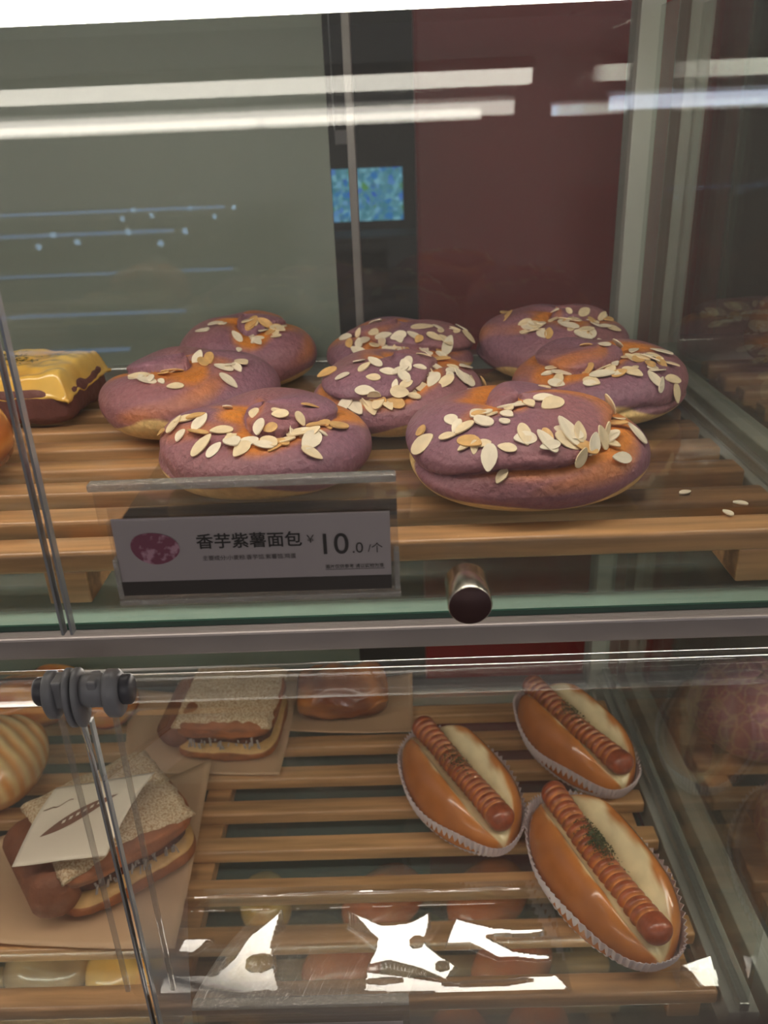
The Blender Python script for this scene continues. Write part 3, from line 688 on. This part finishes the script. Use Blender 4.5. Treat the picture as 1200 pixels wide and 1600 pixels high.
# crumpled clear film lying on the front slats: facets cut to the highlight shapes, tilted to mirror the lamp strip
FAC = [[(-.173, .378), (-.171, .389), (-.135, .388), (-.114, .412), (-.092, .428), (-.098, .405), (-.091, .377)],
 [(-.167, .408), (-.165, .417), (-.142, .418), (-.156, .408)],
 [(-.046, .425), (-.02, .417), (-.002, .418), (.015, .424), (.008, .406), (.02, .397), (.031, .391), (.023, .382), (.006, .389), (-.016, .395), (-.031, .392), (-.025, .408)],
 [(.022, .407), (.032, .423), (.058, .416), (.094, .415), (.094, .412), (.053, .411), (.07, .402), (.096, .399), (.095, .396), (.06, .398), (.041, .407)],
 [(-.035, .375), (-.032, .387), (.023, .380), (.097, .382), (.104, .375), (.095, .370)],
 [(.181, .386), (.204, .391), (.204, .372), (.192, .373), (.188, .380)]]
HOLES = [(.003, .4055, .0042, .003), (-.106, .394, .010, .005), (.021, .391, .004, .0025), (.050, .3785, .03, .0012), (-.02, .381, .012, .0012)]
def inside(p, x, y):
    c = False; n = len(p)
    for k in range(n):
        (xa, ya), (xb, yb) = p[k], p[k-1]
        if (ya > y) != (yb > y) and x < (xb-xa)*(y-ya)/(yb-ya)+xa: c = not c
    return c
def crumple(name, x0, x1, y0, y1, nx, ny, label):
    vs = []; LY, LZ = .3625, 1.1145
    def SL(y):
        ea = math.atan2(.5245, y); el = math.pi/2-math.atan2(y-LY, LZ-.8255); return math.tan(math.pi/2-(ea+el)/2)
    ys = [.360+.0005*k for k in range(240)]; acc = [0.0]
    for k in range(239): acc.append(acc[-1]+SL(ys[k])*.0005)
    G = lambda y: float(np.interp(y, ys, acc)); FY = [min(q[1] for q in p)-.001 for p in FAC]
    for i in range(nx):
        x = x0+(x1-x0)*i/(nx-1); z = 0.0; dy = (y1-y0)/(ny-1)
        for j in range(ny):
            y = y0+dy*j; wx = x+.0022*fnoise(x*60, y*60, 3); wy = y+.0016*fnoise(x*45, y*60, 7)
            ks = [k for k, p in enumerate(FAC) if inside(p, wx, wy)]; h_ = any(((wx-h[0])/h[2])**2+((wy-h[1])/h[3])**2 < 1 for h in HOLES)
            z = 0.0
            if ks and not h_: z = G(y)-G(FY[ks[0]])+.0008
            if -.166 < x < .084:
                for yl, hw in ((.4575, .0009), (.4450, .0006)):  # two narrow ridges shaped for the long straight highlight lines
                    if abs(wy-yl) < hw: z = G(y)-G(yl-2*hw)
            vs.append((x, y, .8222+z+.0004*(1+fnoise(x*10, y*8, .5))))
    o = mesh(name, vs, grid_faces(nx, ny), M['film']); return tag(o, label, 'film')
crumple('plastic_film', -.176, .106, .3735, .465, 330, 150, 'crumpled clear plastic film with bright reflections on the front slats')
crumple('plastic_film', .176, .204, .3735, .395, 50, 50, 'small clear film scrap shining at the right end of the front slat')  # separate scrap added to carry the right-hand highlight

# ------------------------------------------------------------------ neighbouring cabinet at the right
nb = empty('display_cabinet', (.55, .55, 0), 0, 'neighbouring display cabinet seen dimly through the side pane at the right', 'display cabinet')
def N_(name, *a, bev=.001): return C_(name, *a, bev, nb, .55, .55)
N_('back_post', .237, .256, .735, .765, .3, 1.47, M['post'])
for z0 in (1.135, .795): N_('side_channel', .236, .254, .36, .735, z0-.004, z0+.022, M['post'])
N_('side_pane', .2455, .248, .36, .735, .30, 1.43, M['sideglass'], bev=0)
N_('back_pane', .256, 1.0, .745, .749, .30, 1.47, M['backglass'], bev=0)
N_('back_panel', .300, 1.0, .770, .776, .30, 1.47, mat('brown_grey_panel', (84, 74, 70), .6, nscale=3, namt=.1), bev=0)
N_('back_rail', .256, 1.0, .74, .76, 1.118, 1.172, M['alu'])
N_('deck', .236, 1.0, .346, .76, .28, .30, M['deck'])
N_('top_panel', .236, 1.0, .33, .76, 1.47, 1.49, M['alu'])
N_('shelf_rail', .236, 1.0, .346, .372, 1.118, 1.130, M['rail']); N_('shelf_rail', .236, 1.0, .346, .372, .778, .790, M['rail'])
t = empty('glass_shelf', (.63, .545, 1.1302), 0, 'glass shelf in the neighbouring cabinet at the right', 'shelf'); box('glass_plate', -.37, .37, -.19, .19, 0, .005, M['shelfglass'], t)
rack(1.164, UF[1:], .262, .98, (.28, .6), 'dim wooden rack with brown breads in the neighbouring cabinet', bh=.0165)
rack(.82, LF, .262, .98, (.28, .6), 'dim wooden rack with patterned buns in the neighbouring cabinet', bh=.0165)
DK = [(150, 84, 44), (176, 106, 58), (90, 50, 32)]
for i, (x, y, hx, hy, H, s) in enumerate([(.330, .660, .045, .040, .050, 1), (.420, .690, .045, .035, .085, 2), (.400, .600, .050, .040, .055, 3), (.345, .560, .040, .036, .040, 4), (.425, .520, .045, .034, .045, 5)]):
    loaf('brown_bread', x, y, 1.1665, i*.5, hx, hy, H, DK, ['rearmost left brown bread dimly seen through the side pane', 'tall brown bread dimly seen at the right edge', 'broad brown bread dimly seen in the second row', 'low brown bread nearest the side channel', 'front brown bread dimly seen at the right edge'][i], 'bread', 'matte', 'breads in the neighbouring cabinet', seed=50+s, pw=2.5, bumps=.008)
PK = mat('crackled_pink_crust', (190, 112, 130), .55, nscale=26, rgb2=(222, 168, 146), lo=.50, hi=.54, bump=.3, bscale=90)
# crackle pattern: voronoi edge lines between pink plates
nt = PK.node_tree; N = nt.nodes; L = nt.links
vo = N.new('ShaderNodeTexVoronoi'); vo.feature = 'DISTANCE_TO_EDGE'; vo.inputs['Scale'].default_value = 75
tcn = [q for q in N if q.type == 'TEX_COORD'][0]; nzz = N.new('ShaderNodeTexNoise'); nzz.inputs['Scale'].default_value = 40
vm = N.new('ShaderNodeVectorMath'); vm.operation = 'MULTIPLY_ADD'; vm.inputs[1].default_value = (.02, .02, .02)
L.new(tcn.outputs['Object'], nzz.inputs['Vector']); L.new(nzz.outputs['Color'], vm.inputs[0]); L.new(tcn.outputs['Object'], vm.inputs[2]); L.new(vm.outputs[0], vo.inputs['Vector'])
mr = N.new('ShaderNodeMapRange'); mr.inputs[1].default_value = .01; mr.inputs[2].default_value = .13; mr.inputs[3].default_value = 1; mr.inputs[4].default_value = 0
L.new(vo.outputs[0], mr.inputs[0]); mxn = [q for q in N if q.type == 'MIX'][0]; L.new(mr.outputs[0], mxn.inputs[0])
def pink(x, y, Rb, H, label, seed):
    t = empty('crackled_bun', (x, y, .8215), seed, label, 'bun', 'pink crackled buns in the neighbouring cabinet')
    vs = []; NU, NV = 50, 90
    for i in range(NU):
        a = i/(NU-1)*math.pi*.96+.001; q = math.sin(a)**.8; zc = math.cos(a)
        for k in range(NV):
            th = 2*math.pi*k/NV; n = .004*fnoise(math.cos(th)*1.6+seed, math.sin(th)*1.6, zc*2)
            vs.append(((Rb*q+n)*math.cos(th), (Rb*q+n)*math.sin(th), max(0, H*.42+zc*H*(.58 if zc > 0 else .45)+n*(zc > 0))))
    fs = grid_faces(NU, NV, True); fs.append(tuple(range(NV))); fs.append(tuple((NU-1)*NV+k for k in range(NV))[::-1])
    mesh('bun_body', vs, [q[::-1] for q in fs], PK, t)
pink(.326, .625, .060, .072, 'pink crackled bun in the neighbouring cabinet, the farther one', 1)
pink(.325, .478, .056, .070, 'pink crackled bun in the neighbouring cabinet at the right edge, the nearer one', 2)
lamp('cabinet_lamp', .26, 1.0, .371, 1.396, 1.412, .029, M['lamp'], 'white lamp strip across the top of the neighbouring cabinet')
